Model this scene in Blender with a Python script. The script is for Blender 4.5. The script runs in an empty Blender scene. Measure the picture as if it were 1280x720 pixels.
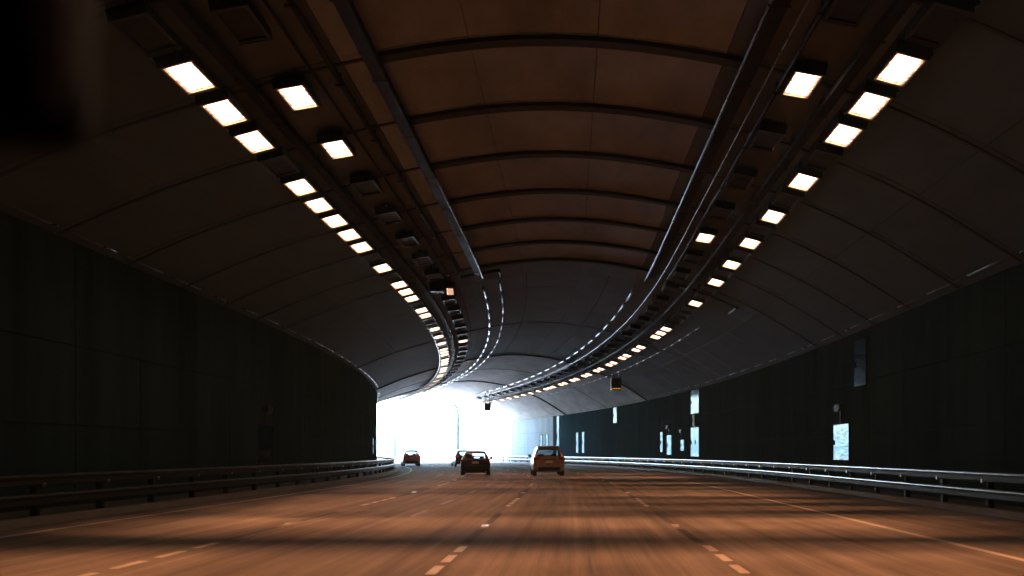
import bpy, bmesh, math, random
from mathutils import Vector, Matrix
random.seed(7)
R_ = math.radians
sc = bpy.context.scene
COL = sc.collection

# ------------------------------------------------------------------ camera
CAM_H = 1.35
cd = bpy.data.cameras.new("camera")
cam = bpy.data.objects.new("camera", cd)
COL.objects.link(cam)
cam.location = (0, 0, CAM_H)
cam.rotation_euler = (R_(90), 0, 0)
cd.sensor_width = 36
cd.lens = 36 * 1150 / 1280
cd.shift_x = -72 / 1280
cd.shift_y = 206 / 1280
cd.clip_start = 0.05
cd.clip_end = 20000
cd.dof.use_dof = True
cd.dof.focus_distance = 60
cd.dof.aperture_fstop = 1.6
sc.camera = cam

# ------------------------------------------------------------------ world, sun, exposure
SUN_EL, SUN_AZ = 52, 205
w = bpy.data.worlds.new("World")
sc.world = w
w.use_nodes = True
nt = w.node_tree
bg = nt.nodes["Background"]
sky = nt.nodes.new("ShaderNodeTexSky")
sky.sky_type = 'NISHITA'
sky.sun_disc = False
sky.sun_elevation = R_(SUN_EL)
sky.sun_rotation = R_(SUN_AZ)
sky.dust_density = 1.5
nt.links.new(sky.outputs[0], bg.inputs[0])
bg.inputs[1].default_value = 0.15
sd = bpy.data.lights.new("sun", 'SUN')
sd.energy = 2.0
sd.angle = R_(0.5)
sd.color = (1, 0.95, 0.88)
sun = bpy.data.objects.new("sun", sd)
COL.objects.link(sun)
az = R_(SUN_AZ)
to_sun = Vector((math.sin(az) * math.cos(R_(SUN_EL)), math.cos(az) * math.cos(R_(SUN_EL)), math.sin(R_(SUN_EL))))
sun.rotation_euler = (-to_sun).to_track_quat('-Z', 'Y').to_euler()
sc.view_settings.view_transform = 'Standard'
sc.view_settings.look = 'None'
sc.view_settings.exposure = 4.8
sc.view_settings.gamma = 1
sc.cycles.use_denoising = True
sc.cycles.max_bounces = 7
sc.cycles.diffuse_bounces = 4
sc.cycles.glossy_bounces = 4
sc.cycles.transparent_max_bounces = 12
sc.cycles.sample_clamp_indirect = 4
sc.cycles.filter_width = 1.5

LAMP_COL = (1.0, 0.37, 0.15)
PANEL_COL = (1.0, 0.58, 0.38)
PANEL_STRENGTH = 0.30
SPOT_POWER = 74.0

# ------------------------------------------------------------------ the path of the tunnel
S0, RAD = 33.0, 240.0
def P(s, x, z=0.0):
    if s <= S0:
        return Vector((x, s, z))
    t = (s - S0) / RAD
    return Vector((-RAD + (RAD + x) * math.cos(t), S0 + (RAD + x) * math.sin(t), z))
def yaw(s):
    return 0.0 if s <= S0 else (s - S0) / RAD
S_END = 126.0
S_BACK = -45.0

XL, XR = -11.9, 10.5
ZL, ZR = 6.4, 5.75
KL, KR = -10.0, 9.0
CP = [(XL, ZL), (-9.6, 7.38), (-6.9, 8.25), (-3.8, 9.06), (-0.6, 9.42), (2.7, 9.1), (5.7, 8.28), (8.2, 7.15), (XR, ZR)]
def ceil_z(x):
    pts = CP
    if x <= pts[0][0]: return pts[0][1]
    if x >= pts[-1][0]: return pts[-1][1]
    for i in range(len(pts) - 1):
        if pts[i][0] <= x <= pts[i + 1][0]:
            p1, p2 = pts[i], pts[i + 1]
            p0 = pts[i - 1] if i else (2 * p1[0] - p2[0], 2 * p1[1] - p2[1])
            p3 = pts[i + 2] if i + 2 < len(pts) else (2 * p2[0] - p1[0], 2 * p2[1] - p1[1])
            h = p2[0] - p1[0]
            t = (x - p1[0]) / h
            m1 = (p2[1] - p0[1]) / (p2[0] - p0[0]) * h
            m2 = (p3[1] - p1[1]) / (p3[0] - p1[0]) * h
            return (2*t**3 - 3*t*t + 1) * p1[1] + (t**3 - 2*t*t + t) * m1 + (-2*t**3 + 3*t*t) * p2[1] + (t**3 - t*t) * m2
def ceil_n(x):
    d = (ceil_z(x + .05) - ceil_z(x - .05)) / .1
    return Vector((d, -1)).normalized()   # points down, into the tunnel
def frange(a, b, step):
    n = max(1, int(round((b - a) / step)))
    return [a + (b - a) * i / n for i in range(n + 1)]

# ------------------------------------------------------------------ object helpers
def tag(o, label=None, cat=None, group=None, kind=None):
    if label: o['label'] = label
    if cat: o['category'] = cat
    if group: o['group'] = group
    if kind: o['kind'] = kind
    return o
def link(name, me, parent=None):
    o = bpy.data.objects.new(name, me)
    COL.objects.link(o)
    if parent is not None:
        o.parent = parent
    return o
def empty(name, loc=(0, 0, 0), rz=0):
    o = bpy.data.objects.new(name, None)
    o.empty_display_size = 0.2
    o.location = loc
    o.rotation_euler = (0, 0, rz)
    COL.objects.link(o)
    return o
def mesh(name, verts, faces, mat, smooth=False, uvs=None):
    me = bpy.data.meshes.new(name)
    me.from_pydata([tuple(v) for v in verts], [], faces)
    me.materials.append(mat)
    if uvs is not None:
        l = me.uv_layers.new(name="UVMap")
        for lp in me.loops:
            l.data[lp.index].uv = uvs[lp.vertex_index]
    if smooth:
        me.polygons.foreach_set("use_smooth", [True] * len(me.polygons))
    me.validate()
    me.update()
    return me
class MB:
    def __init__(s):
        s.v, s.f = [], []
    def box(s, x0, x1, y0, y1, z0, z1, M=None):
        b = len(s.v)
        for p in ((x0,y0,z0),(x1,y0,z0),(x1,y1,z0),(x0,y1,z0),(x0,y0,z1),(x1,y0,z1),(x1,y1,z1),(x0,y1,z1)):
            p = Vector(p)
            s.v.append(M @ p if M else p)
        s.f += [tuple(b + i for i in q) for q in ((0,3,2,1),(4,5,6,7),(0,1,5,4),(1,2,6,5),(2,3,7,6),(3,0,4,7))]
        return s
    def tube(s, pts, r, n=8, cap=True):
        b = len(s.v)
        N = len(pts)
        rr = r if isinstance(r, (list, tuple)) else [r] * N
        for i, p in enumerate(pts):
            p = Vector(p)
            d = (Vector(pts[min(i + 1, N - 1)]) - Vector(pts[max(i - 1, 0)])).normalized()
            up = Vector((0, 0, 1)) if abs(d.z) < .9 else Vector((1, 0, 0))
            u = d.cross(up).normalized()
            q = u.cross(d)
            for k in range(n):
                a = 2 * math.pi * k / n
                s.v.append(p + (u * math.cos(a) + q * math.sin(a)) * rr[i])
        for i in range(N - 1):
            for k in range(n):
                k2 = (k + 1) % n
                s.f.append((b+i*n+k, b+i*n+k2, b+(i+1)*n+k2, b+(i+1)*n+k))
        if cap:
            s.f.append(tuple(b + k for k in range(n))[::-1])
            s.f.append(tuple(b + (N-1)*n + k for k in range(n)))
        return s
    def disc(s, c, axis, r, h, n=20):
        c, axis = Vector(c), Vector(axis).normalized()
        return s.tube([c - axis * h / 2, c + axis * h / 2], r, n)
    def mesh(s, name, mat, smooth=False, bevel=0, seg=2):
        me = mesh(name, s.v, s.f, mat, smooth)
        if bevel:
            bm = bmesh.new(); bm.from_mesh(me)
            bmesh.ops.bevel(bm, geom=bm.edges[:], offset=bevel, segments=seg, profile=.6, affect='EDGES')
            bm.to_mesh(me); bm.free()
        return me
    def obj(s, name, mat, parent=None, **k):
        return link(name, s.mesh(name, mat, **k), parent)
def sweep(name, prof, s0, s1, mat, step=1.5, closed=True, smooth=False, parent=None, cap=True):
    """A profile [(x, z)] carried along the tunnel's path."""
    S = frange(s0, s1, step)
    n = len(prof)
    v = [P(s, x, z) for s in S for x, z in prof]
    acc = [0]
    for i in range(1, n):
        acc.append(acc[-1] + math.hypot(prof[i][0] - prof[i-1][0], prof[i][1] - prof[i-1][1]))
    uv = [(acc[j], s) for s in S for j in range(n)]
    f = []
    for i in range(len(S) - 1):
        for j in range(n if closed else n - 1):
            k = (j + 1) % n
            f.append((i*n+j, i*n+k, (i+1)*n+k, (i+1)*n+j))
    if closed and cap:
        f.append(tuple(range(n))[::-1]); f.append(tuple((len(S)-1)*n + j for j in range(n)))
    return link(name, mesh(name, v, f, mat, smooth, uv), parent)
def rect(x0, x1, z0, z1):
    return [(x0, z0), (x1, z0), (x1, z1), (x0, z1)]
def circ(x, z, r, n=8):
    return [(x + r * math.cos(2*math.pi*k/n), z + r * math.sin(2*math.pi*k/n)) for k in range(n)]

# ------------------------------------------------------------------ materials
def newmat(name):
    m = bpy.data.materials.new(name)
    m.use_nodes = True
    return m, m.node_tree, m.node_tree.nodes["Principled BSDF"]
def simple(name, col, rough=.5, metal=0.0, var=.25, scale=3.0, bump=0.0, spec=.5, rvar=.1, stretch=None, uv=False, coat=0.0):
    m, t, b = newmat(name)
    N, L = t.nodes, t.links
    tc = N.new("ShaderNodeTexCoord")
    mp = N.new("ShaderNodeMapping")
    mp.inputs['Scale'].default_value = stretch or (1, 1, 1)
    L.new(tc.outputs['UV' if uv else 'Object'], mp.inputs[0])
    nz = N.new("ShaderNodeTexNoise")
    nz.inputs['Scale'].default_value = scale
    nz.inputs['Detail'].default_value = 7
    nz.inputs['Roughness'].default_value = .62
    L.new(mp.outputs[0], nz.inputs['Vector'])
    rp = N.new("ShaderNodeMapRange")
    rp.inputs[1].default_value, rp.inputs[2].default_value = .25, .75
    rp.inputs[3].default_value, rp.inputs[4].default_value = 1 - var, 1 + var
    L.new(nz.outputs[0], rp.inputs[0])
    mx = N.new("ShaderNodeVectorMath"); mx.operation = 'SCALE'
    mx.inputs[0].default_value = col
    L.new(rp.outputs[0], mx.inputs['Scale'])
    L.new(mx.outputs[0], b.inputs['Base Color'])
    rr = N.new("ShaderNodeMapRange")
    rr.inputs[1].default_value, rr.inputs[2].default_value = .3, .7
    rr.inputs[3].default_value, rr.inputs[4].default_value = max(.02, rough - rvar), min(1, rough + rvar)
    L.new(nz.outputs[0], rr.inputs[0])
    L.new(rr.outputs[0], b.inputs['Roughness'])
    b.inputs['Metallic'].default_value = metal
    b.inputs['Specular IOR Level'].default_value = spec
    b.inputs['Coat Weight'].default_value = coat
    if bump:
        bp = N.new("ShaderNodeBump")
        bp.inputs['Strength'].default_value = bump
        bp.inputs['Distance'].default_value = .02
        L.new(nz.outputs[0], bp.inputs['Height'])
        L.new(bp.outputs[0], b.inputs['Normal'])
    return m
def road_mat():
    m, t, b = newmat("worn_concrete_road")
    N, L = t.nodes, t.links
    tc = N.new("ShaderNodeTexCoord")
    def noise(sx, sy, sc_, det=6):
        mp = N.new("ShaderNodeMapping"); mp.inputs['Scale'].default_value = (sx, sy, 1)
        L.new(tc.outputs['UV'], mp.inputs[0])
        n = N.new("ShaderNodeTexNoise"); n.inputs['Scale'].default_value = sc_
        n.inputs['Detail'].default_value = det; n.inputs['Roughness'].default_value = .6
        L.new(mp.outputs[0], n.inputs['Vector'])
        return n.outputs[0]
    streak = noise(1.6, .035, 2.2)
    patch = noise(.35, .12, 1.3)
    fine = noise(1, 1, 45, 4)
    groove = noise(14, .05, 2)
    def mr(x, a, b_, lo=.3, hi=.7):
        r = N.new("ShaderNodeMapRange"); r.inputs[1].default_value, r.inputs[2].default_value = lo, hi
        r.inputs[3].default_value, r.inputs[4].default_value = a, b_
        L.new(x, r.inputs[0]); return r.outputs[0]
    def mul(a, c):
        q = N.new("ShaderNodeMath"); q.operation = 'MULTIPLY'
        L.new(a, q.inputs[0]); L.new(c, q.inputs[1]); return q.outputs[0]
    k = mul(mul(mr(streak, .55, 1.28), mr(patch, .66, 1.25)), mul(mr(fine, .82, 1.15), mr(groove, .9, 1.1)))
    vm = N.new("ShaderNodeVectorMath"); vm.operation = 'SCALE'
    vm.inputs[0].default_value = (.185, .17, .155)
    L.new(k, vm.inputs['Scale'])
    L.new(vm.outputs[0], b.inputs['Base Color'])
    L.new(mr(patch, .78, .95), b.inputs['Roughness'])
    b.inputs['Specular IOR Level'].default_value = .12
    bp = N.new("ShaderNodeBump"); bp.inputs['Strength'].default_value = .25; bp.inputs['Distance'].default_value = .01
    L.new(fine, bp.inputs['Height']); L.new(bp.outputs[0], b.inputs['Normal'])
    return m
def panel_mat(name, strength):
    m = bpy.data.materials.new(name); m.use_nodes = True
    t = m.node_tree; N, L = t.nodes, t.links
    N.clear()
    out = N.new("ShaderNodeOutputMaterial")
    em = N.new("ShaderNodeEmission")
    em.inputs[0].default_value = (*PANEL_COL, 1)
    tc = N.new("ShaderNodeTexCoord")
    oi = N.new("ShaderNodeObjectInfo")
    ad = N.new("ShaderNodeVectorMath"); ad.operation = 'MULTIPLY_ADD'
    ad.inputs[1].default_value = (13, 7, 3)
    L.new(oi.outputs['Random'], ad.inputs[0]); L.new(tc.outputs['Object'], ad.inputs[2])
    nz = N.new("ShaderNodeTexNoise"); nz.inputs['Scale'].default_value = 16; nz.inputs['Detail'].default_value = 2
    L.new(ad.outputs[0], nz.inputs['Vector'])
    sx = N.new("ShaderNodeSeparateXYZ"); L.new(tc.outputs['Object'], sx.inputs[0])
    def dist(sock, half):
        a = N.new("ShaderNodeMath"); a.operation = 'ABSOLUTE'; L.new(sock, a.inputs[0])
        q = N.new("ShaderNodeMath"); q.operation = 'SUBTRACT'; q.inputs[0].default_value = half
        L.new(a.outputs[0], q.inputs[1]); return q.outputs[0]
    mn = N.new("ShaderNodeMath"); mn.operation = 'MINIMUM'
    L.new(dist(sx.outputs[0], .235), mn.inputs[0]); L.new(dist(sx.outputs[1], .52), mn.inputs[1])
    w_ = N.new("ShaderNodeMath"); w_.operation = 'MULTIPLY_ADD'; w_.inputs[1].default_value = .16
    L.new(nz.outputs[0], w_.inputs[0]); L.new(mn.outputs[0], w_.inputs[2])
    r = N.new("ShaderNodeMapRange"); r.inputs[1].default_value, r.inputs[2].default_value = .085, .14
    r.inputs[3].default_value, r.inputs[4].default_value = strength * .1, strength
    L.new(w_.outputs[0], r.inputs[0]); L.new(r.outputs[0], em.inputs[1])
    L.new(em.outputs[0], out.inputs[0])
    return m
def emit(name, col, s):
    m, t, b = newmat(name)
    b.inputs['Base Color'].default_value = (*col, 1)
    b.inputs['Emission Color'].default_value = (*col, 1)
    b.inputs['Emission Strength'].default_value = s
    return m
def glass_mat(name, tint):
    m = bpy.data.materials.new(name); m.use_nodes = True
    t = m.node_tree; N, L = t.nodes, t.links
    N.clear()
    out = N.new("ShaderNodeOutputMaterial")
    tr = N.new("ShaderNodeBsdfTransparent"); tr.inputs[0].default_value = (*tint, 1)
    gl = N.new("ShaderNodeBsdfGlossy"); gl.inputs['Roughness'].default_value = .04
    lw = N.new("ShaderNodeLayerWeight"); lw.inputs[0].default_value = .5
    pw = N.new("ShaderNodeMath"); pw.operation = 'POWER'; pw.inputs[1].default_value = 5
    ad = N.new("ShaderNodeMath"); ad.operation = 'MULTIPLY_ADD'; ad.inputs[1].default_value = .9; ad.inputs[2].default_value = .05
    L.new(lw.outputs['Facing'], pw.inputs[0]); L.new(pw.outputs[0], ad.inputs[0])
    mx = N.new("ShaderNodeMixShader")
    L.new(ad.outputs[0], mx.inputs[0]); L.new(tr.outputs[0], mx.inputs[1]); L.new(gl.outputs[0], mx.inputs[2])
    L.new(mx.outputs[0], out.inputs[0])
    return m

M_road = road_mat()
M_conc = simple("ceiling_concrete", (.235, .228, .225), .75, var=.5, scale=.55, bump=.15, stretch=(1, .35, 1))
M_conc2 = simple("dimmed_ceiling_concrete", (.09, .092, .085), .8, var=.5, scale=.9, bump=.15, stretch=(1, .35, 1))  # darker: the dimmer light beside and past the ribs put into the colour
M_conc3 = simple("daylit_ceiling_concrete", (.42, .42, .42), .8, var=.35, scale=.9, bump=.15, stretch=(1, .35, 1))  # paler past the far joint, exit daylight put into the colour
M_conc4 = simple("edge_shade_ceiling_concrete", (.055, .078, .095), .85, var=.35, scale=.9, bump=.15, stretch=(1, .35, 1))  # shade of the outer ceiling put into this darker tone
M_back = simple("joint_concrete", (.035, .038, .04), .9)
M_rib = simple("rib_concrete", (.04, .043, .045), .9)
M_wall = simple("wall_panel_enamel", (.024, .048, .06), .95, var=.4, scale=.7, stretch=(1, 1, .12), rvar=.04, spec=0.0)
M_walllit = simple("daylit_wall_enamel", (.26, .32, .36), .8, var=.3, scale=.7, stretch=(1, 1, .12), spec=.1)  # paler panels near the exit, daylight and glare put into the colour
M_wallback = simple("wall_backing", (.02, .02, .02), .9)
M_kerb = simple("kerb_concrete", (.22, .2, .18), .8, var=.25, scale=2)
M_walk = simple("walkway_concrete", (.07, .068, .062), .85, var=.3, scale=1.5)
M_white = simple("worn_white_paint", (.45, .42, .37), .6, var=.35, scale=8)
M_black = simple("black_contrast_paint", (.03, .028, .027), .8, var=.3, scale=8)
M_tar = simple("tar_seal", (.03, .03, .03), .6, var=.3)
M_reflector = simple("marker_ceramic", (.85, .85, .82), .2)
M_galv = simple("weathered_rail_steel", (.018, .02, .022), .6, spec=.25, var=.15, scale=1.5, rvar=.04)
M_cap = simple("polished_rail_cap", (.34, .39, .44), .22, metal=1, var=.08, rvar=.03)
M_sleeve = simple("dull_sleeve_steel", (.14, .16, .18), .3, metal=1, var=.3, scale=.8)
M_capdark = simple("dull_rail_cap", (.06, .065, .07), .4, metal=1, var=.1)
M_post = simple("post_steel", (.02, .021, .022), .6, spec=.2)
def steel_mat():
    m = bpy.data.materials.new("brushed_steel_door"); m.use_nodes = True
    t = m.node_tree; N, L = t.nodes, t.links; N.clear()
    out = N.new("ShaderNodeOutputMaterial"); gl = N.new("ShaderNodeBsdfGlossy"); gl.inputs['Roughness'].default_value = .08
    tc = N.new("ShaderNodeTexCoord"); mp = N.new("ShaderNodeMapping"); mp.inputs['Scale'].default_value = (1, .6, 4.5)
    nz = N.new("ShaderNodeTexNoise"); nz.inputs['Scale'].default_value = 3.2; nz.inputs['Detail'].default_value = 5
    oi = N.new("ShaderNodeObjectInfo")
    L.new(tc.outputs['Object'], mp.inputs[0]); L.new(oi.outputs['Random'], mp.inputs['Location']); L.new(mp.outputs[0], nz.inputs['Vector'])
    mr = N.new("ShaderNodeMapRange"); mr.inputs[1].default_value, mr.inputs[2].default_value = .36, .62
    mr.inputs[3].default_value, mr.inputs[4].default_value = .6, 1.35
    sc_ = N.new("ShaderNodeVectorMath"); sc_.operation = 'SCALE'; sc_.inputs[0].default_value = (.062, .08, .092)
    L.new(nz.outputs[0], mr.inputs[0]); L.new(mr.outputs[0], sc_.inputs['Scale']); L.new(sc_.outputs[0], gl.inputs[0])
    L.new(gl.outputs[0], out.inputs[0])
    return m
M_steel = steel_mat()
M_frame = simple("dark_frame", (.015, .016, .018), .85, spec=.05)
M_dark = simple("black_powder_coat", (.014, .015, .016), .45, var=.3)
M_tray = simple("dark_tray_steel", (.02, .02, .021), .6, metal=.2, var=.3, spec=.2)
M_pipe = simple("bright_conduit", (.2, .23, .26), .28, metal=1, var=.06, scale=2, rvar=.02)
M_refl = simple("lamp_reflector", (.7, .55, .4), .3, metal=1)
M_panel = panel_mat("lit_diffuser", PANEL_STRENGTH)
M_unlit = simple("unlit_diffuser", (.012, .012, .012), .4, spec=.2)
M_pale = simple("sunlit_concrete", (.5, .49, .46), .8, var=.15, scale=.5)
M_ground = simple("pale_ground", (.55, .57, .58), .9, var=.2, scale=.05)
M_pole = simple("pole_steel", (.006, .006, .007), .8, spec=.05)
M_tyre = simple("tyre_rubber", (.012, .012, .012), .8)
M_rim = simple("wheel_alloy", (.4, .4, .42), .3, metal=1)
M_trim = simple("black_trim", (.012, .012, .013), .45)
M_seat = simple("seat_cloth", (.02, .02, .022), .9)
M_plate = simple("number_plate", (.75, .72, .66), .4)
M_glass = glass_mat("car_glass", (.55, .6, .62))
M_taildull = simple("red_lens", (.36, .02, .015), .15)
M_taillit = emit("red_lens_lit", (.7, .03, .03), .012)
M_amber = emit("amber_leds", (1, .42, .08), .03)

# ------------------------------------------------------------------ ground, road, kerbs
def up(o):
    bm = bmesh.new(); bm.from_mesh(o.data)
    bm.normal_update()
    if sum(f.normal.z for f in bm.faces) < 0:
        bmesh.ops.reverse_faces(bm, faces=bm.faces[:])
    bm.to_mesh(o.data); bm.free()
gm = mesh("ground", [(-420, -120, -.06), (420, -120, -.06), (420, 700, -.06), (-420, 700, -.06)], [(0, 1, 2, 3)], M_ground)
tag(link("ground", gm), kind='structure')
xs = [KL] + [KL + (KR - KL) * i / 10 for i in range(1, 10)] + [KR]
road = sweep("road", [(x, 0) for x in xs], S_BACK, S_END + 4, M_road, closed=False)
# sweep with an open profile left to right faces down or up as wound: make it face up
up(road)
tag(road, kind='structure')
apron = sweep("outside_road", [(x, 0) for x in xs], S_END + 4.02, 180, simple("daylit_road_concrete", (.5, .51, .52), .8, var=.12, scale=.6), closed=False)  # outside road paler: daylight put into its colour, brightens the exit ceiling
up(apron)
tag(apron, kind='structure')
for x0, x1, xw in ((KL - .3, KL, XL), (KR, KR + .3, XR)):
    k = sweep("kerb", [(x0, 0), (x1, 0), (x1 - (.04 if x1 == KL else 0), .13), (x0 + (.04 if x0 == KR else 0), .13)], S_BACK, 175, M_kerb, 2)
    tag(k, kind='structure')
    a, b_ = (xw, x0) if xw < 0 else (x1, xw)
    tag(sweep("walkway", rect(a, b_, -.02, .1), S_BACK, S_END, M_walk, 3), kind='structure')

def strip(name, x, s0, s1, wd, z, mat, parent, step=2):
    o = sweep(name, [(x - wd/2, z), (x + wd/2, z)], s0, s1, mat, step, closed=False, parent=parent)
    up(o); return o
strip("edge_line", 5.7, S_BACK, 170, .13, .004, M_white, road)
strip("edge_line", -9.07, S_BACK, 170, .13, .004, M_white, road)
for li, (lx, ph) in enumerate(((-5.3, .5), (-1.55, 0), (1.95, .1))):
    for g in range(-1, 11):
        b0 = 14.0 * g + 9.0 + ph
        for q in range(4):
            if b0 + q * 1.15 > 2:
                strip("lane_dash", lx + .01 * q, b0 + q * 1.15, b0 + q * 1.15 + .78, .12, .008, M_white, road)
        if b0 + 4 > 2:
            strip("contrast_strip", lx, b0 + 4.6, b0 + 7.2, .14, .004, M_black, road)
            strip("contrast_strip", lx, b0 + 8.6, b0 + 11.4, .14, .004, M_black, road)
            mk = MB(); c = P(b0 + 7.9, lx, 0)
            mk.box(-.07, .07, -.06, .06, .001, .022, Matrix.Translation(c) @ Matrix.Rotation(yaw(b0 + 7.9), 4, 'Z'))
            mk.box(-.05, .05, -.25, .25, .004, .009, Matrix.Translation(c) @ Matrix.Rotation(yaw(b0 + 7.9), 4, 'Z'))
            mk.obj("lane_marker", M_reflector, road)
# ghosts of older markings and joints in the slab
M_ghost = simple("ghost_paint", (.27, .25, .22), .7, var=.4, scale=8)
for b0 in (19.5, 24.0, 30.5, 38, 46):
    strip("ghost_dash", -3.35, b0, b0 + 2.2, .12, .004, M_ghost, road)
for lx in (-7.2, -3.55, .25, 3.85):
    strip("slab_joint", lx, 2, 118, .018, .003, M_tar, road)

# ------------------------------------------------------------------ tunnel walls
def wall(x, ztop, label):
    d = -1 if x < 0 else 1
    wl = sweep("tunnel_wall", rect(min(x, x + d*.6), max(x, x + d*.6), -.05, ztop + .05), S_BACK, S_END, M_wallback, 2)
    tag(wl, label, "wall")
    S = frange(2.0, S_END - .3, 3.3)
    xi0, xi1 = (x, x + .05) if d < 0 else (x - .05, x)
    for a, b_ in zip(S[:-1], S[1:]):
        for z0, z1 in ((.1, 2.0), (2.02, 3.9), (3.92, ztop - .02)):
            v = []
            off = random.uniform(-.006, .006)
            for s in (a + .015, b_ - .015):
                for xx, zz in rect(xi0 + (off if d > 0 else 0), xi1 + (off if d < 0 else 0), z0, z1):
                    v.append(P(s, xx, zz))
            f = [(0,1,2,3), (7,6,5,4), (0,4,5,1), (1,5,6,2), (2,6,7,3), (3,7,4,0)]
            link("wall_panel", mesh("wall_panel", v, f, M_wall if a < 106 else M_walllit), wl)
    return wl
wall_l = wall(XL, ZL, "dark panelled tunnel wall behind the barrier on the unlit side, ending at the bright exit")
wall_r = wall(XR, ZR, "dark panelled tunnel wall with shiny steel doors, running past the exit")

# ------------------------------------------------------------------ tunnel ceiling: shell, panels, ribs
XS = [XL + (XR - XL) * i / 28 for i in range(29)]
prof = [(XL - .6, ZL)] + [(x, ceil_z(x) + .12) for x in XS] + [(XR + .6, ZR)]
outer = [(XR + .6, ZR + .6)] + [(x, ceil_z(x) + .9) for x in XS[::-1]] + [(XL - .6, ZL + .6)]
ceiling = sweep("tunnel_ceiling", prof + outer, S_BACK, S_END, M_back, 2)
tag(ceiling, "arched concrete tunnel ceiling of brown panels and dark cross ribs, curving to the exit", "ceiling")
NP = 9
edges = [XL + (XR - XL) * i / NP for i in range(NP + 1)]
S_ = frange(10.9, S_END - .1, 3.4)
for a, b_ in zip(S_[:-1], S_[1:]):
    for i in range(NP):
        off = random.uniform(0, .008)
        x0, x1 = edges[i] + .008, edges[i + 1] - .008
        v = []
        for s in (a + .014, (a + b_) / 2, b_ - .014):
            for k in range(4):
                x = x0 + (x1 - x0) * k / 3
                v.append(P(s, x, ceil_z(x) + off))
        f = []
        for r in range(2):
            for k in range(3):
                q = r * 4 + k
                f.append((q, q + 4, q + 5, q + 1))
        n = 12
        for s in (a + .014, (a + b_) / 2, b_ - .014):
            for k in range(4):
                x = x0 + (x1 - x0) * k / 3
                v.append(P(s, x, ceil_z(x) + .09))
        ring = [0, 1, 2, 3, 7, 11, 10, 9, 8, 4]
        for q in range(len(ring)):
            p, r = ring[q], ring[(q + 1) % len(ring)]
            f.append((p, r, r + n, p + n))
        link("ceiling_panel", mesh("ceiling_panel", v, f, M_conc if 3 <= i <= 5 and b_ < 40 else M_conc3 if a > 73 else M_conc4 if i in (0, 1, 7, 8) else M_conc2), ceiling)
# near the camera, overhead and behind: one plain lining
v = [P(s, x, ceil_z(x)) for s in (S_BACK, 10.88) for x in XS]
nn = len(XS)
link("ceiling_lining", mesh("ceiling_lining", v, [(i, i + nn, i + nn + 1, i + 1) for i in range(nn - 1)], M_conc, True), ceiling)
def rib(s, wd, dep, name="ceiling_rib", x0=XL + .05, x1=XR - .05, mat=None):
    xs = [x0 + (x1 - x0) * i / 30 for i in range(31)]
    v, f = [], []
    for x in xs:
        n = ceil_n(x)
        for ds, dd in ((-wd/2, -.03), (-wd/2, dep), (wd/2, dep), (wd/2, -.03)):
            v.append(P(s + ds, x + n.x * dd, ceil_z(x) + n.y * dd))
    for i in range(30):
        for j in range(4):
            k = (j + 1) % 4
            f.append((i*4+j, (i+1)*4+j, (i+1)*4+k, i*4+k))
    f += [(0, 1, 2, 3), (123, 122, 121, 120)]
    return link(name, mesh(name, v, f, mat or M_rib), ceiling)
for s in (10.9, 14.3, 17.9, 21.3, 24.7, 28.2, 31.6, 35.0, 38.3):
    rib(s, .32, .09, x0=-3.7, x1=3.4)
    rib(s, .09, .03, x0=XL + .05, x1=-3.71)
    rib(s, .09, .03, x0=3.41, x1=XR - .05)
for s in (75.5, 104.0):
    rib(s, .3, .1, "joint_strip")
for s in (56.8, 88.9):
    rib(s, .08, .03, "joint_strip")
for s, x in ((41.9, -1.2), (41.9, 1.3)):
    pass
for x in (-4.9, -1.8, 1.9):
    sweep("seam_batten", rect(x - .03, x + .03, ceil_z(x) - .02, ceil_z(x) + .02), 41, 74, M_rib, 2, parent=ceiling)

bw = MB(); bw.box(XL - .7, XR + .7, S_BACK - .6, S_BACK - .02, -.1, 10.6)
bw.obj("daylight_block", M_wallback, ceiling)  # unseen wall added behind the camera to shut out rear daylight

# ------------------------------------------------------------------ trays, conduits and cables under the ceiling
def run(name, label, cat, x, dz, s0, s1, kind="tray", wd=.2, ht=.12, mat=None, group=None, brackets=0, dashes=None):
    z = ceil_z(x) - dz
    if kind == "pipe":
        o = sweep(name, circ(x, z, wd / 2), s0, s1, mat or M_pipe, 1.2, smooth=True)
    elif kind == "tray":   # an open ladder: base and two lips
        t = .012
        o = sweep(name, [(x-wd/2, z+ht), (x-wd/2, z), (x+wd/2, z), (x+wd/2, z+ht), (x+wd/2-t, z+ht), (x+wd/2-t, z+t), (x-wd/2+t, z+t), (x-wd/2+t, z+ht)], s0, s1, mat or M_tray, 1.5)
    tag(o, label, cat, group)
    if brackets:
        b = MB(); b.box(-wd/2 - .04, wd/2 + .04, -.03, .03, -.03 if kind == "pipe" else -.012, 0)
        b.box(-.015, .015, -.015, .015, 0, dz + .05)
        me = b.mesh("bracket", M_tray)
        n = 0
        for s in frange(s0 + .5, s1 - .5, brackets):
            br = link("bracket", me, o)
            br.location = P(s, x, z - (wd/2 if kind == "pipe" else 0)); br.rotation_euler = (0, 0, yaw(s))
    return o
run("cable_tray", "dark cable tray between the two lamp rows on the left half of the ceiling", "cable tray", -6.05, .3, 8, 118, wd=.22, brackets=3.4)
run("cable_tray", "dark cable tray between the two lamp rows on the right half of the ceiling", "cable tray", 5.1, .3, 8, 118, wd=.22, brackets=3.4)
run("cable_tray", "thick dark tray bordering the ribbed ceiling on its left, ends above the two thin cables", "cable tray", -3.75, .34, 8, 38.3, wd=.26, ht=.16, brackets=3.4)
run("cable_tray", "thick dark tray bordering the ribbed ceiling on its right, under the bright pipe", "cable tray", 3.45, .3, 8, 38.4, wd=.26, ht=.16, brackets=3.4)
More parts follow.
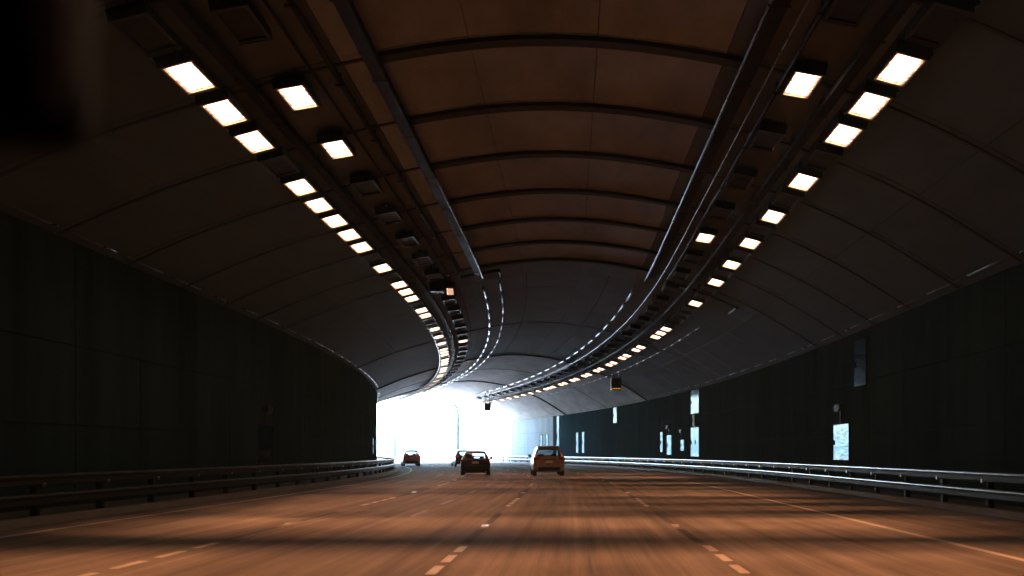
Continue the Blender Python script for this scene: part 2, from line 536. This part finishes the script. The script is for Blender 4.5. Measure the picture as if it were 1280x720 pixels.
run("conduit", "dark conduit left of the thick tray, bent where the ribbed ceiling ends", "pipe", -4.55, .18, 8, 38.3, "pipe", wd=.12, mat=M_tray, brackets=3.4)
run("conduit", "thin dark conduit beside the inner left lamp row", "pipe", -4.95, .12, 8, 38.3, "pipe", wd=.06, mat=M_tray)
run("conduit", "bright metal conduit under the right tray of the ribbed ceiling", "pipe", 3.22, .42, 8, 38.6, "pipe", wd=.055, brackets=0)
run("conduit", "long thin bright pipe running from the ribbed ceiling right down to the exit", "pipe", 3.85, .2, 8, 118, "pipe", wd=.035, brackets=0)
run("conduit", "dark conduit on the right between bright pipe and inner lamp row", "pipe", 4.15, .16, 8, 38.8, "pipe", wd=.09, mat=M_tray, brackets=3.4)
run("conduit", "bright metal conduit on the left tray of the ribbed ceiling", "pipe", -3.56, .43, 24, 38.6, "pipe", wd=.06)
# the cable runs of the far ceiling, in short bright lengths with dark joints
def segrun(label, x, dz, s0, s1, wd, L=2.6, gap=.9, group=None):
    z = ceil_z(x) - dz
    o = sweep("cable_run", circ(x, z, wd * .38, 6), s0, s1, M_tray, 1.5, smooth=True)
    tag(o, label, "cable", group)
    s = s0
    while s + L < s1:
        c = sweep("sleeve", circ(x, z, wd * .5, 8), s, s + L, M_sleeve, .8, smooth=True, parent=o)
        s += L + gap
    return o
segrun("bright jointed cable run on the far ceiling, left one of the close pair", -3.75, .2, 42, 118, .13)
segrun("thinner jointed cable run on the far ceiling, right one of the close pair", -3.0, .14, 41.3, 118, .07)
segrun("bright jointed cable run on the far ceiling beside the right lamp row", 3.1, .22, 42, 118, .13)
segrun("dark-jointed conduit outside the right lamp row, near the far exit", 6.9, .12, 46, 118, .06, 1.0, 1.2)
segrun("glinting conduit where the left wall meets the ceiling", XL + .22, -.05, 8, 120, .1, 2.2, .5)
segrun("glinting conduit where the right wall meets the ceiling", XR - .22, -.05, 8, 120, .1, 2.2, .5)
# cross pieces where the ribbed ceiling ends
def crossbar(label, s, x0, x1, dz, tail):
    pts = [P(s - .0, x0 + (x1 - x0) * i / 8, ceil_z(x0 + (x1 - x0) * i / 8) - dz) for i in range(9)]
    pts.append(P(s + tail, x1, ceil_z(x1) - dz))
    tag(MB().tube(pts, .06, 8).obj("conduit", M_tray, smooth=True), label, "pipe")
crossbar("dark conduit elbow crossing the ceiling where the left trays stop", 38.9, -4.55, -2.9, .16, 1.2)
crossbar("dark conduit elbow crossing from right trays over the lamp row", 38.9, 4.15, 7.2, .14, 1.6)

# ------------------------------------------------------------------ lamps
def lamp_meshes():
    h = MB()       # open-bottomed housing: top, four sides; z = 0 is the lower rim
    h.box(-.30, .30, -.62, .62, .16, .20)
    h.box(-.30, -.27, -.62, .62, .0, .158); h.box(.27, .30, -.62, .62, .0, .158)
    h.box(-.268, .268, -.62, -.585, .0, .158); h.box(-.268, .268, .585, .62, .0, .158)
    a = h.mesh("housing", M_dark)
    r = MB()
    r.box(-.268, -.237, -.583, .583, .012, .058); r.box(.237, .268, -.583, .583, .012, .058)
    r.box(-.235, .235, -.583, -.522, .012, .058); r.box(-.235, .235, .522, .583, .012, .058)
    b = r.mesh("reflector_rim", M_refl)
    def diff(m): return MB().box(-.234, .234, -.52, .52, .045, .055).mesh("diffuser", m)
    s = MB(); s.box(-.02, .02, -.45, -.41, .2, .55); s.box(-.02, .02, .41, .45, .2, .55)
    s.box(.08, .2, -.2, .2, .202, .27)
    c = s.mesh("hanger", M_tray)
    LRD_ = r.mesh("reflector_rim", M_dark)
    return LRD_, a, b, diff(M_panel), diff(M_unlit), c
LRD, LH, LR, LD, LU, LS = lamp_meshes()
def spotdata():
    d = bpy.data.lights.new("lamp_beam", 'SPOT')
    d.energy = SPOT_POWER
    d.color = LAMP_COL
    d.spot_size = R_(25)
    d.spot_blend = 1.0
    d.shadow_soft_size = .25
    return d
SD = spotdata()
proto = {}
def lamp(s, x, z, tilt, lit, label, group):
    o = empty("ceiling_lamp", P(s, x, z))
    o.rotation_euler = (0, tilt, yaw(s))
    tag(o, label, "ceiling lamp", group)
    link("housing", LH, o); link("hanger", LS, o)
    link("reflector_rim", LR if lit else LRD, o)
    link("diffuser", LD if lit else LU, o)
    if lit and s < 62:
        l = link("lamp_beam", SD, o)
        l.location = (0, 0, -.05)
        l.scale = (3.7, 1, 1)
    return o
ORD = "first second third fourth fifth sixth seventh eighth ninth tenth eleventh twelfth thirteenth fourteenth fifteenth sixteenth seventeenth eighteenth nineteenth twentieth".split()
def row(x, z, tilt, s0, step, lo, hi, off, side, which):
    nl = nu = 0
    for k in range(lo, hi):
        lit = k not in off
        s = s0 + step * k
        if s > S_END - 2: break
        if k < 0:
            lab = "%s lamp of the %s %s row, overhead above the camera" % ("lit" if lit else "unlit", which, side)
        elif s > 62:
            lab = "small %s lamp in the crowded far end of the %s %s ceiling row" % ("lit" if lit else "unlit dark", which, side)
        elif lit:
            lab = "glowing ceiling lamp, %s lit one from the near end of the %s %s row" % (ORD[min(nl, 19)], which, side); nl += 1
        else:
            lab = "dark unlit ceiling lamp, %s unlit one from the near end of the %s %s row" % (ORD[min(nu, 19)], which, side); nu += 1
        lamp(s, x, z, tilt, lit, lab, "%s %s row of ceiling lamps" % (which, side))
OFFL = {3, 9, 11, 15, 18, 19, 21, 23, -1, -2} | {k for k in range(24, 40) if k % 4 == 1} | {k for k in range(40, 80) if k % 3}
OFFR = {3, 5, 7, 9, 11, 13, 14, 16, 17, 18, 19, 23, -1} | {k for k in range(24, 48) if k % 3 == 0} | {k for k in range(48, 80) if k % 2}
row(-6.6, CAM_H + 6.5, R_(-15), 16.0, 1.65, -5, 68, OFFL, "left", "outer")
row(5.7, CAM_H + 6.6, R_(15), 15.9, 1.65, -5, 68, OFFR, "right", "outer")
NOL = set(range(2, 40)) - {13}
row(-5.37, CAM_H + 7.0, R_(-10), 18.2, 3.1, -2, 35, NOL | {-1, -3}, "left", "inner")
NOR = set(range(1, 40)) - {4}
row(4.46, CAM_H + 7.05, R_(10), 17.7, 3.15, -2, 35, NOR | {-1, -3}, "right", "inner")
# the lamp rows hang from two long channels each
for x, lab in ((-6.6, "left"), (5.7, "right")):
    z0 = CAM_H + 6.5 + (.1 if x > 0 else 0)
    g = 1 if x < 0 else -1
    c = sweep("lamp_channel", rect(x - g * .36 - .02, x - g * .36 + .02, z0 + .16 - .1, z0 + .16 + .0), 8, 118, M_pipe, 1.5)
    tag(c, "slim metal channel along the outer edge of the outer %s lamp row" % lab, "metal channel")

# floodlight with camera at the end of the left trays
f = empty("floodlight", P(38.9, -5.3, CAM_H + 6.65), yaw(38.9))
tag(f, "black floodlight box with one lit lens where the left trays end", "floodlight")
MB().box(-.5, .1, -.25, .25, .12, .62).obj("housing", M_dark, f, bevel=.03)
MB().box(-.05, .05, -.05, .05, .62, 1.6).obj("mount", M_tray, f)
TL = Matrix.Translation((.34, 0, .15)) @ Matrix.Rotation(R_(-38), 4, 'X')
MB().box(-.22, .22, -.3, .3, .0, .3, TL).obj("lamp_head", M_dark, f, bevel=.03)
MB().box(-.13, .13, -.17, .17, -.02, -.004, TL).obj("lens", M_panel, f)

# ------------------------------------------------------------------ hanging lane signals
def signal(s, x, zc, wd, ht, label, leds):
    o = empty("lane_signal", P(s, x, zc), yaw(s))
    tag(o, label, "traffic signal")
    MB().box(-wd/2, wd/2, -.15, .15, -ht/2, ht/2).obj("cabinet", M_dark, o, bevel=.02)
    fr = MB(); fr.box(-wd/2+.06, wd/2-.06, -.165, -.152, -ht/2+.2, ht/2-.08)
    fr.obj("screen", M_frame, o)
    hg = MB(); top = ceil_z(x) - zc
    hg.box(-wd*.3-.03, -wd*.3+.03, -.03, .03, ht/2, top); hg.box(wd*.3-.03, wd*.3+.03, -.03, .03, ht/2, top)
    hg.obj("hanger", M_tray, o)
    MB().box(-wd/2 - .02, wd/2 + .02, -.35, .0, ht/2 + .002, ht/2 + .03).obj("visor", M_dark, o)
    if leds:
        l = MB()
        for i in range(5):
            l.box(-.3 + i * .14, -.22 + i * .14, -.172, -.16, -ht/2 + .1, -ht/2 + .17)
        l.obj("led_row", M_amber, o)
signal(71, 6.7, CAM_H + 5.35, .82, .95, "square black lane signal with a row of amber dots, hanging beside the right lamp row", True)
signal(114, 3.6, CAM_H + 5.65, .8, .95, "small lane signal hanging in front of the white exit", False)

# ------------------------------------------------------------------ steel doors and cabinets on the walls
def door(s, side, z0, z1, wd, label, group=None, cat="cabinet", lamp_over=False, split=1):
    o = empty("wall_cabinet", P(s, XR - .056 if side > 0 else XL + .056, z0), yaw(s))
    tag(o, label, cat, group)
    d = -1 if side > 0 else 1
    h = z1 - z0
    def bx(mb, y0, y1, za, zb, t0, t1):
        a, b_ = sorted((d * t0, d * t1)); mb.box(a, b_, y0, y1, za, zb); return mb
    fm = MB()
    for (y0, y1, za, zb) in ((-wd/2-.05, -wd/2, -.05, h+.05), (wd/2, wd/2+.05, -.05, h+.05), (-wd/2, wd/2, -.05, 0), (-wd/2, wd/2, h, h+.05)):
        bx(fm, y0, y1, za, zb, 0, .05)
    fm.obj("frame", M_frame, o)
    for i in range(split):
        a = -wd/2 + wd * i / split; b_ = a + wd / split - (.02 if split > 1 else 0)
        p = bx(MB(), a, b_, .004, h - .004, .002, .03).obj("door_leaf", M_steel, o, bevel=.006)
        bx(MB(), b_ - .16, b_ - .13, h * .42, h * .56, .034, .07).obj("handle", M_frame, p)
    if lamp_over:
        bx(MB(), -.3, .3, h + .5, h + .75, 0, .2).obj("lamp_cap", M_post, o)
        bx(MB(), -.05, .05, h + .06, h + .5, 0, .06).obj("conduit", M_post, o)
    return o
G = "steel wall cabinets"
door(35.2, 1, 1.07, 2.45, 2.0, "large bright steel cabinet low on the right wall, nearest the camera", G, lamp_over=True)
door(33, 1, 3.76, 5.4, 1.4, "dim steel panel high on the right wall above the nearest bright cabinet", G)
door(62, 1, 4.05, 5.68, 2.2, "bright steel panel high on right wall, above a dark post and a lower cabinet", G)
door(62, 1, 1.1, 3.1, 2.2, "bright steel cabinet low on right wall, under a dark post and a high panel", G, split=2)
MB().box(-.12, -.0, -.3, .3, 3.16, 3.99, Matrix.Translation(P(62, XR - .056, 0)) @ Matrix.Rotation(yaw(62), 4, 'Z')).obj("wall_post", M_post)
tag(bpy.data.objects["wall_post"], "short dark post on right wall linking two steel panels", "post")
door(65.3, 1, 1.5, 2.3, 1.0, "smallest steel box low on right wall, beside the two-panel door", G, lamp_over=True)
door(69, 1, 1.2, 2.7, 1.4, "steel cabinet with a cap above it, in the middle of right wall's group", G, lamp_over=True)
door(71.2, 1, 1.4, 3.0, .8, "narrow steel cabinet, farthest of the group of three on right wall", G)
door(86, 1, 4.2, 5.68, 1.3, "lone bright steel panel high on the right wall under the ceiling edge", G)
door(97.4, 1, 1.35, 3.6, .9, "near one of a pair of tall steel cabinets right of the bronze car", G)
door(99.6, 1, 1.35, 3.6, .9, "far one of a pair of tall steel cabinets right of the bronze car", G)
door(107, 1, .9, 5.68, 1.0, "full-height steel panel on right wall next to the bronze car", G)
door(111.3, 1, 2.0, 3.6, .9, "near one of a pair of pale cabinets behind the bronze car's roof", G)
door(113.6, 1, 2.0, 3.6, .9, "far one of a pair of pale cabinets behind the bronze car's roof", G)
door(36, -1, 1.0, 2.4, 1.6, "dull steel cabinet low on the left wall", G, lamp_over=True)
door(70, -1, 1.3, 2.4, 1.2, "small cabinet low on the left wall close to the exit", G)
door(74, -1, 1.6, 3.4, 1.2, "tall cabinet on the left wall beside the exit", G)

# ------------------------------------------------------------------ guard rails
def w_beam(x, zc, d, h=.3):
    t = .07
    pts = [(0, -h/2), (t, -h/2 + .05), (t, -.06), (.0, -.02), (0, .02), (t, .06), (t, h/2 - .05), (0, h/2)]
    a = [(x - d * q, zc + z) for q, z in pts]
    b_ = [(x - d * (q - .01) + 0, zc + z) for q, z in pts[::-1]]
    return a + b_
def guard(x, side, label):
    o = empty("guard_rail", P(0, x, 0))
    o.location = (0, 0, 0)
    tag(o, label, "guard rail")
    d = side
    def rail(zt, hh):
        # a box rail with a rolled top edge that catches the light
        a = x - d * .1
        b_ = x
        lo, hi = min(a, b_), max(a, b_)
        c = .025
        pr = [(lo + c, zt - hh), (hi - c, zt - hh), (hi, zt - hh + c), (hi, zt - c), (hi - c, zt), (lo + c, zt), (lo, zt - c), (lo, zt - hh + c)]
        sweep("rail", pr, S_BACK, 150, M_galv, 1.0, parent=o)
    rail(.85, .15); rail(.47, .15)
    for zt in (.87, .49):
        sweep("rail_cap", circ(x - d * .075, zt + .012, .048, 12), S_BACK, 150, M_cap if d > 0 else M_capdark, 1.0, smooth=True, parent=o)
    pm = MB()
    a, b_ = sorted((d * .005, d * .14))
    pm.box(a, b_, -.06, .06, 0, .8)
    me = pm.mesh("post", M_post)
    bm = MB(); a, b_ = sorted((-d * .125, -d * .105)); bm.box(a, b_, -.035, .035, .58, .66)
    a, b_ = sorted((-d * .104, d * .02)); bm.box(a, b_, -.02, .02, .6, .64)
    m2 = bm.mesh("marker", M_rim)
    for s in frange(3, 149, 2.5):
        p = link("post", me, o); p.location = P(s, x, .1); p.rotation_euler = (0, 0, yaw(s))
        q = link("marker", m2, p)
    return o
guard(-10.45, -1, "double guard rail of dark steel along the left wall")
guard(9.35, 1, "double guard rail with shiny top edges along the right wall")

# ------------------------------------------------------------------ outside the exit
rw = sweep("retaining_wall", rect(XR, XR + .5, 0, 5.2), S_END + .05, 136, M_pale, 1.5)
tag(rw, "pale sunlit concrete wall continuing outside the exit on the right", "wall")
cb = MB()
def street_lamp(loc, h, reach, label, tilt):
    o = empty("street_lamp", loc)
    tag(o, label, "street lamp", "street lamps outside the exit")
    pts = [(0, 0, 0), (0, 0, h * .45), (0, 0, h * .74)]
    rad = [.3, .27, .25]
    for i in range(1, 9):
        a = i / 8 * math.pi / 2 * .82
        pts.append((-reach * (1 - math.cos(a)) * 1.1, 0, h * .74 + h * .26 * math.sin(a)))
        rad.append(.235 - .006 * i)
    MB().tube(pts, rad, 10).obj("pole", M_pole, o, smooth=True)
    e = pts[-1]
    MB().box(e[0] - .7, e[0] + .05, -.14, .14, e[2] - .09, e[2] + .07).obj("lamp_head", M_pole, o, bevel=.03)
    MB().box(-.22, .22, -.22, .22, 0, .25).obj("base", M_pole, o, bevel=.03)
    return o
street_lamp((-20.0, 165, -.06), 10.9, 1.7, "tall curved street lamp outside, right behind the black car", 0)
street_lamp((-37.2, 196, -.06), 10.7, 1.5, "thinner far street lamp outside above the small reddish car", 0)

# ------------------------------------------------------------------ cars
def catmull(P4, t):
    p0, p1, p2, p3 = P4
    return .5 * ((2*p1) + (-p0 + p2)*t + (2*p0 - 5*p1 + 4*p2 - p3)*t*t + (-p0 + 3*p1 - 3*p2 + p3)*t**3)
def smooth_ring(ring, per=3):
    n = len(ring); out = []
    for i in range(n - 1):
        P4 = [Vector(ring[max(i-1, 0)]), Vector(ring[i]), Vector(ring[i+1]), Vector(ring[min(i+2, n-1)])]
        for k in range(per):
            out.append(catmull(P4, k / per))
    out.append(Vector(ring[-1]))
    return out
PER_V, PER_U = 3, 3
def car(name, label, loc, rz, st, W, L, paint, lamp_m, wheel_r=.34, wheels=(.75, 3.35), plate=True, sd_=None, cat="car", roofrails=False, tail=None, groupname="cars driving towards the exit", seats=True):
    """st: stations from tail (y=0) to nose: (y, z_bottom, half width, belt z, belt half width, roof-edge half width, roof-edge z, roof z)."""
    root = empty(name, loc, rz)
    tag(root, label, cat, groupname)
    rows = []
    for (y, zb, hw, bz, bw, rw_, rez, rz_) in st:
        ring = [(0, y, zb), (hw * .86, y, zb), (hw * .97, y, zb + .1), (hw, y, (zb + bz) * .5 + .04), (bw, y, bz), (rw_, y, rez), (rw_ * .62, y, rz_ - (rz_-rez)*.18), (0, y, rz_)]
        rows.append(smooth_ring(ring, PER_V))
    nv = len(rows[0])
    grid = []
    for i in range(len(rows) - 1):
        i0, i3 = max(i - 1, 0), min(i + 2, len(rows) - 1)
        for k in range(PER_U):
            t = k / PER_U
            line = []
            for j in range(nv):
                a, b_ = rows[i][j], rows[i + 1][j]
                # keep y linear, the rest softly curved
                c = catmull([rows[i0][j], a, b_, rows[i3][j]], t)
                c = c.lerp(a.lerp(b_, t), .5)
                c.y = a.y + (b_.y - a.y) * t
                line.append(c)
            grid.append(line)
    grid.append(rows[-1])
    nu = len(grid)
    # windows: (name, u0, u1, v0, v1) in station / ring indices
    V = lambda a: int(round(a * PER_V)); U = lambda a: int(round(a * PER_U))
    wins = []
    for w_ in sd_['windows']:
        wins.append((w_[0], U(w_[1]), U(w_[2]), V(w_[3]), V(w_[4])))
    def inwin(i, j):
        return any(u0 <= i < u1 and v0 <= j < v1 for _, u0, u1, v0, v1 in wins)
    v, f = [], []
    idx = {}
    for i in range(nu):
        for j in range(nv):
            for sgn in ((1, -1) if j not in (0, nv - 1) else (1,)):
                idx[i, j, sgn] = len(v)
                p = grid[i][j]
                v.append((p.x * sgn, p.y, p.z))
            if j in (0, nv - 1): idx[i, j, -1] = idx[i, j, 1]
    for i in range(nu - 1):
        for j in range(nv - 1):
            if inwin(i, j): continue
            a, b_, c, d = idx[i, j, 1], idx[i+1, j, 1], idx[i+1, j+1, 1], idx[i, j+1, 1]
            f.append((a, b_, c, d))
            a, b_, c, d = idx[i, j, -1], idx[i+1, j, -1], idx[i+1, j+1, -1], idx[i, j+1, -1]
            f.append((d, c, b_, a))
    for i in (0, nu - 1):
        loop = [idx[i, j, 1] for j in range(nv)] + [idx[i, j, -1] for j in range(nv - 2, 0, -1)]
        f.append(tuple(loop) if i == 0 else tuple(loop[::-1]))
    body = link("body", mesh("body", v, f, paint, True), root)
    bm = bmesh.new(); bm.from_mesh(body.data)
    bmesh.ops.recalc_face_normals(bm, faces=bm.faces[:])
    bm.to_mesh(body.data); bm.free()
    for nm, u0, u1, v0, v1 in wins:
        for sgn in (1, -1):
            centre = v1 >= nv - 1
            if centre and sgn < 0: continue
            vv, ff = [], []
            cols = list(range(v0, v1 + 1))
            pts = []
            for i in range(u0, u1 + 1):
                line = [grid[i][j] for j in cols]
                if centre:
                    line = [Vector((p.x, p.y, p.z)) for p in line] + [Vector((-p.x, p.y, p.z)) for p in line[-2::-1]]
                else:
                    line = [Vector((p.x * sgn, p.y, p.z)) for p in line]
                pts.append(line)
            n = len(pts[0])
            vv = [p for l in pts for p in l]
            for i in range(len(pts) - 1):
                for j in range(n - 1):
                    ff.append((i*n+j, i*n+j+1, (i+1)*n+j+1, (i+1)*n+j))
            g = link(nm, mesh(nm, vv, ff, M_glass, True), body)
    # tail details, on the plane of the tail
    hw = st[0][2]
    T = tail
    bmp = MB(); bmp.box(-hw * .93, hw * .93, -.09, .12, T['b0'], T['b1'])
    bmp.obj("rear_bumper", paint if T.get('bpaint') else M_trim, root, bevel=.045, seg=3)
    lower = MB(); lower.box(-hw * .8, hw * .8, -.07, .2, T['b0'] - .2, T['b0'] + .01)
    lower.obj("valance", M_trim, root, bevel=.03)
    for sgn in (1, -1):
        tl = MB()
        a, b_ = sorted((sgn * T['tx0'], sgn * T['tx1']))
        tl.box(a, b_, T['ty'] - .03, T['ty'] + .16, T['t0'], T['t1'])
        tl.obj("tail_lamp", lamp_m, root, bevel=.02)
        mr = MB()
        a, b_ = sorted((sgn * (st[4][4] + .02), sgn * (st[4][4] + .2)))
        ym = sd_['mirror']
        mr.box(a, b_, ym, ym + .1, st[4][3] + .02, st[4][3] + .17)
        a, b_ = sorted((sgn * (st[4][4] - .06), sgn * (st[4][4] + .05)))
        mr.box(a, b_, ym + .03, ym + .08, st[4][3] + .0, st[4][3] + .06)
        mr.obj("wing_mirror", M_trim, root, bevel=.012)
    if plate:
        MB().box(-.2, .2, T['py'] - .025, T['py'] - .005, T['p0'], T['p0'] + .14).obj("number_plate", M_plate, root)
        MB().box(-.4, .4, T['py'] - .02, T['py'] + .05, T['p0'] + .16, T['p0'] + .2).obj("boot_trim", M_trim, root)
    # wheels
    for y in wheels:
        for sgn in (1, -1):
            c = Vector((sgn * (W / 2 - .12), y, wheel_r))
            wh = MB()
            prof = [(-.11, .62), (-.11, .93), (-.085, 1.0), (.085, 1.0), (.11, .93), (.11, .62)]
            n = 24
            for k in range(n):
                a = 2 * math.pi * k / n
                for dx, q in prof:
                    wh.v.append(Vector((c.x + dx, c.y + wheel_r * q * math.cos(a), c.z + wheel_r * q * math.sin(a))))
            m = len(prof)
            for k in range(n):
                for j in range(m - 1):
                    k2 = (k + 1) % n
                    wh.f.append((k*m+j, k2*m+j, k2*m+j+1, k*m+j+1))
            wo = wh.obj("wheel", M_tyre, root, smooth=True)
            rm = MB()
            rm.disc(c + Vector((sgn * .06, 0, 0)), (1, 0, 0), wheel_r * .16, .06, 12)
            for k in range(5):
                a = 2 * math.pi * k / 5
                M = Matrix.Translation(c + Vector((sgn * .06, 0, 0))) @ Matrix.Rotation(a, 4, 'X')
                rm.box(-.02, .02, -.035, .035, wheel_r * .1, wheel_r * .64, M)
            rm.obj("rim", M_rim, wo)
            ar = MB(); ar.disc(c + Vector((-sgn * .03, 0, 0)), (1, 0, 0), wheel_r * .6, .1, 16)
            ar.obj("brake_disc", M_trim, wo)
    # cabin: floor and seats with head rests
    MB().box(-W * .42, W * .42, .6, L - .9, st[2][1] + .12, st[2][1] + .2).obj("cabin_floor", M_seat, root)
    ztop = sd_['seat_top']
    for y in sd_['seat_rows']:
        for x in (-.38, .38):
            sm = MB()
            M = Matrix.Translation((x, y, 0)) @ Matrix.Rotation(R_(-8), 4, 'X')
            sm.box(-.24, .24, -.06, .08, .4, ztop - .24, M)
            sm.box(-.26, .26, 0, .5, .42, .58)
            for q in range(8): pass
            sm2 = MB(); sm2.box(-.24, .24, -.06, .08, .4, ztop - .22, M); sm2.box(x - .25, x + .25, y, y + .5, .4, .56)
            s_ = sm2.obj("seat", M_seat, root, bevel=.04)
            hm = MB(); hm.box(-.14, .14, -.05, .07, ztop - .2, ztop, M)
            hm.obj("head_rest", M_seat, s_, bevel=.03)
    if roofrails:
        for sgn in (1, -1):
            rr = MB(); x = sgn * (st[5][5] - .08)
            rr.tube([(x, .75, st[5][7] - .06), (x, .85, st[5][7] + .035), (x, 2.3, st[5][7] + .045), (x, 2.45, st[5][7] - .04)], .018, 6)
            rr.obj("roof_rail", M_trim, root, smooth=True)
    return root
def paintm(name, col, metal=.25, rough=.3, coat=.7):
    return simple(name, col, rough, metal=metal, var=.08, scale=2, rvar=.05, coat=coat)
SUV = [  # y, zb, hw, belt z, belt hw, roof edge hw, roof edge z, roof z
    (0.0, .36, .80, .78, .80, .74, .92, .98),
    (.06, .30, .90, .98, .86, .76, 1.06, 1.10),
    (.40, .26, .92, 1.03, .88, .64, 1.53, 1.60),
    (.75, .24, .925, 1.03, .89, .65, 1.58, 1.66),
    (1.6, .22, .93, 1.02, .90, .67, 1.61, 1.69),
    (2.5, .22, .93, 1.00, .90, .65, 1.57, 1.66),
    (3.25, .22, .93, .99, .89, .74, 1.10, 1.14),
    (3.9, .24, .91, .90, .85, .68, .97, 1.02),
    (4.45, .34, .78, .70, .70, .5, .76, .80),
]
HB = dict(windows=[("rear_window", 1, 1.67, 5.34, 7), ("side_window", 2.34, 3.9, 4.34, 4.9), ("side_window", 4.1, 4.95, 4.34, 4.9), ("windscreen", 5.1, 5.95, 5, 7)], mirror=2.95, seat_top=1.28, seat_rows=(1.15, 2.1))
T_SUV = dict(b0=.52, b1=.76, bpaint=True, tx0=.54, tx1=.92, ty=.03, t0=.90, t1=1.10, py=-.01, p0=.76)
def scaled(st, kx=1, ky=1, kz=1):
    return [(a*ky, b*kz, c*kx, d*kz, e*kx, f_*kx, g*kz, h*kz) for a, b, c, d, e, f_, g, h in st]
p_bronze = paintm("bronze_paint", (.31, .225, .165))
p_black = paintm("black_paint", (.012, .012, .014), 0, .4, coat=.1)
p_grey = paintm("dark_grey_paint", (.05, .045, .045), .4)
p_red = paintm("reddish_brown_paint", (.62, .36, .26), .3)
def at(s, x): return P(s, x, 0.004)
car("family_car", "bronze tall hatchback with dark rear window, nearest to the right wall", at(53.2, -.33), yaw(53.2), scaled(SUV, 1, 1, 1.05), 1.86, 4.45, p_bronze, M_taildull, sd_=HB, tail=T_SUV, roofrails=True, wheels=(.8, 3.5))
SED = [
    (0.0, .36, .74, .72, .74, .66, .88, .94),
    (.05, .28, .86, .90, .80, .68, .98, 1.01),
    (.55, .24, .885, .96, .83, .57, 1.38, 1.44),
    (.95, .22, .89, .95, .84, .59, 1.40, 1.47),
    (1.6, .20, .89, .94, .85, .60, 1.41, 1.48),
    (2.3, .20, .89, .92, .85, .58, 1.36, 1.44),
    (3.1, .20, .89, .90, .84, .70, .98, 1.02),
    (3.8, .22, .86, .80, .78, .62, .86, .90),
    (4.3, .32, .72, .62, .62, .45, .66, .70),
]
T_SED = dict(b0=.36, b1=.62, bpaint=True, tx0=.52, tx1=.87, ty=.03, t0=.80, t1=.95, py=-.01, p0=.70)
HB2 = dict(windows=[("rear_window", 1, 1.67, 5.34, 7), ("side_window", 2.34, 3.9, 4.34, 4.9), ("side_window", 4.1, 4.95, 4.34, 4.9), ("windscreen", 5.1, 5.95, 5, 7)], mirror=2.75, seat_top=1.14, seat_rows=(1.15, 2.05))
car("hatchback_car", "black low hatchback with see-through rear window and head rests", at(55.0, -4.6), yaw(55), SED, 1.78, 4.3, p_black, M_taildull, sd_=HB2, tail=T_SED, wheels=(.72, 3.3), wheel_r=.32)
car("family_car", "dark car half hidden behind the black hatchback", at(89, -3.6), yaw(89), scaled(SUV, .97, 1, .99), 1.8, 4.45, p_grey, M_taillit, sd_=HB, tail=T_SUV, wheels=(.8, 3.5))
car("family_car", "small far reddish brown car with red tail lamps at the left of the exit", at(95, -8.1), yaw(95), scaled(SUV, .95, .95, 1.0), 1.76, 4.2, p_red, M_taillit, sd_=HB, tail=dict(T_SUV, t0=.86, t1=1.05, tx0=.48, tx1=.88), wheels=(.8, 3.3))

# ------------------------------------------------------------------ the mirror of the car that the camera rides in
M_tan = simple("lit_tan_plastic", (.75, .55, .45), .6)  # paled tan puts the lamp light caught by the rim into colour
mo = empty("rear_view_mirror", (-.44, .62, CAM_H + .335))
tag(mo, "blurred dark rear view mirror close to the camera, cut by the top left corner", "mirror")
MB().box(-.2, .105, -.012, .05, -.125, .22).obj("mirror_housing", M_trim, mo, bevel=.028, seg=3)
MB().tube([(.088, -.016, .2), (.09, -.016, .05), (.1, -.016, -.08), (.096, -.012, -.11)], [.012, .012, .011, .006], 10).obj("edge_trim", M_tan, mo, smooth=True)

# ------------------------------------------------------------------ blue veil volume added to lift blacks and imitate exit bloom
hm = bpy.data.materials.new("bloom_haze"); hm.use_nodes = True
hn = hm.node_tree; hn.nodes.clear()
ho = hn.nodes.new("ShaderNodeOutputMaterial"); hv = hn.nodes.new("ShaderNodeVolumePrincipled")
hv.inputs['Color'].default_value = (.42, .8, 1, 1)
hv.inputs['Density'].default_value = .0009
hn.links.new(hv.outputs[0], ho.inputs['Volume'])
hz = MB().box(-430, 430, -130, 710, -1.1, 13.2).obj("bloom_veil", hm)
tag(hz, kind='stuff')
sc.cycles.volume_bounces = 1
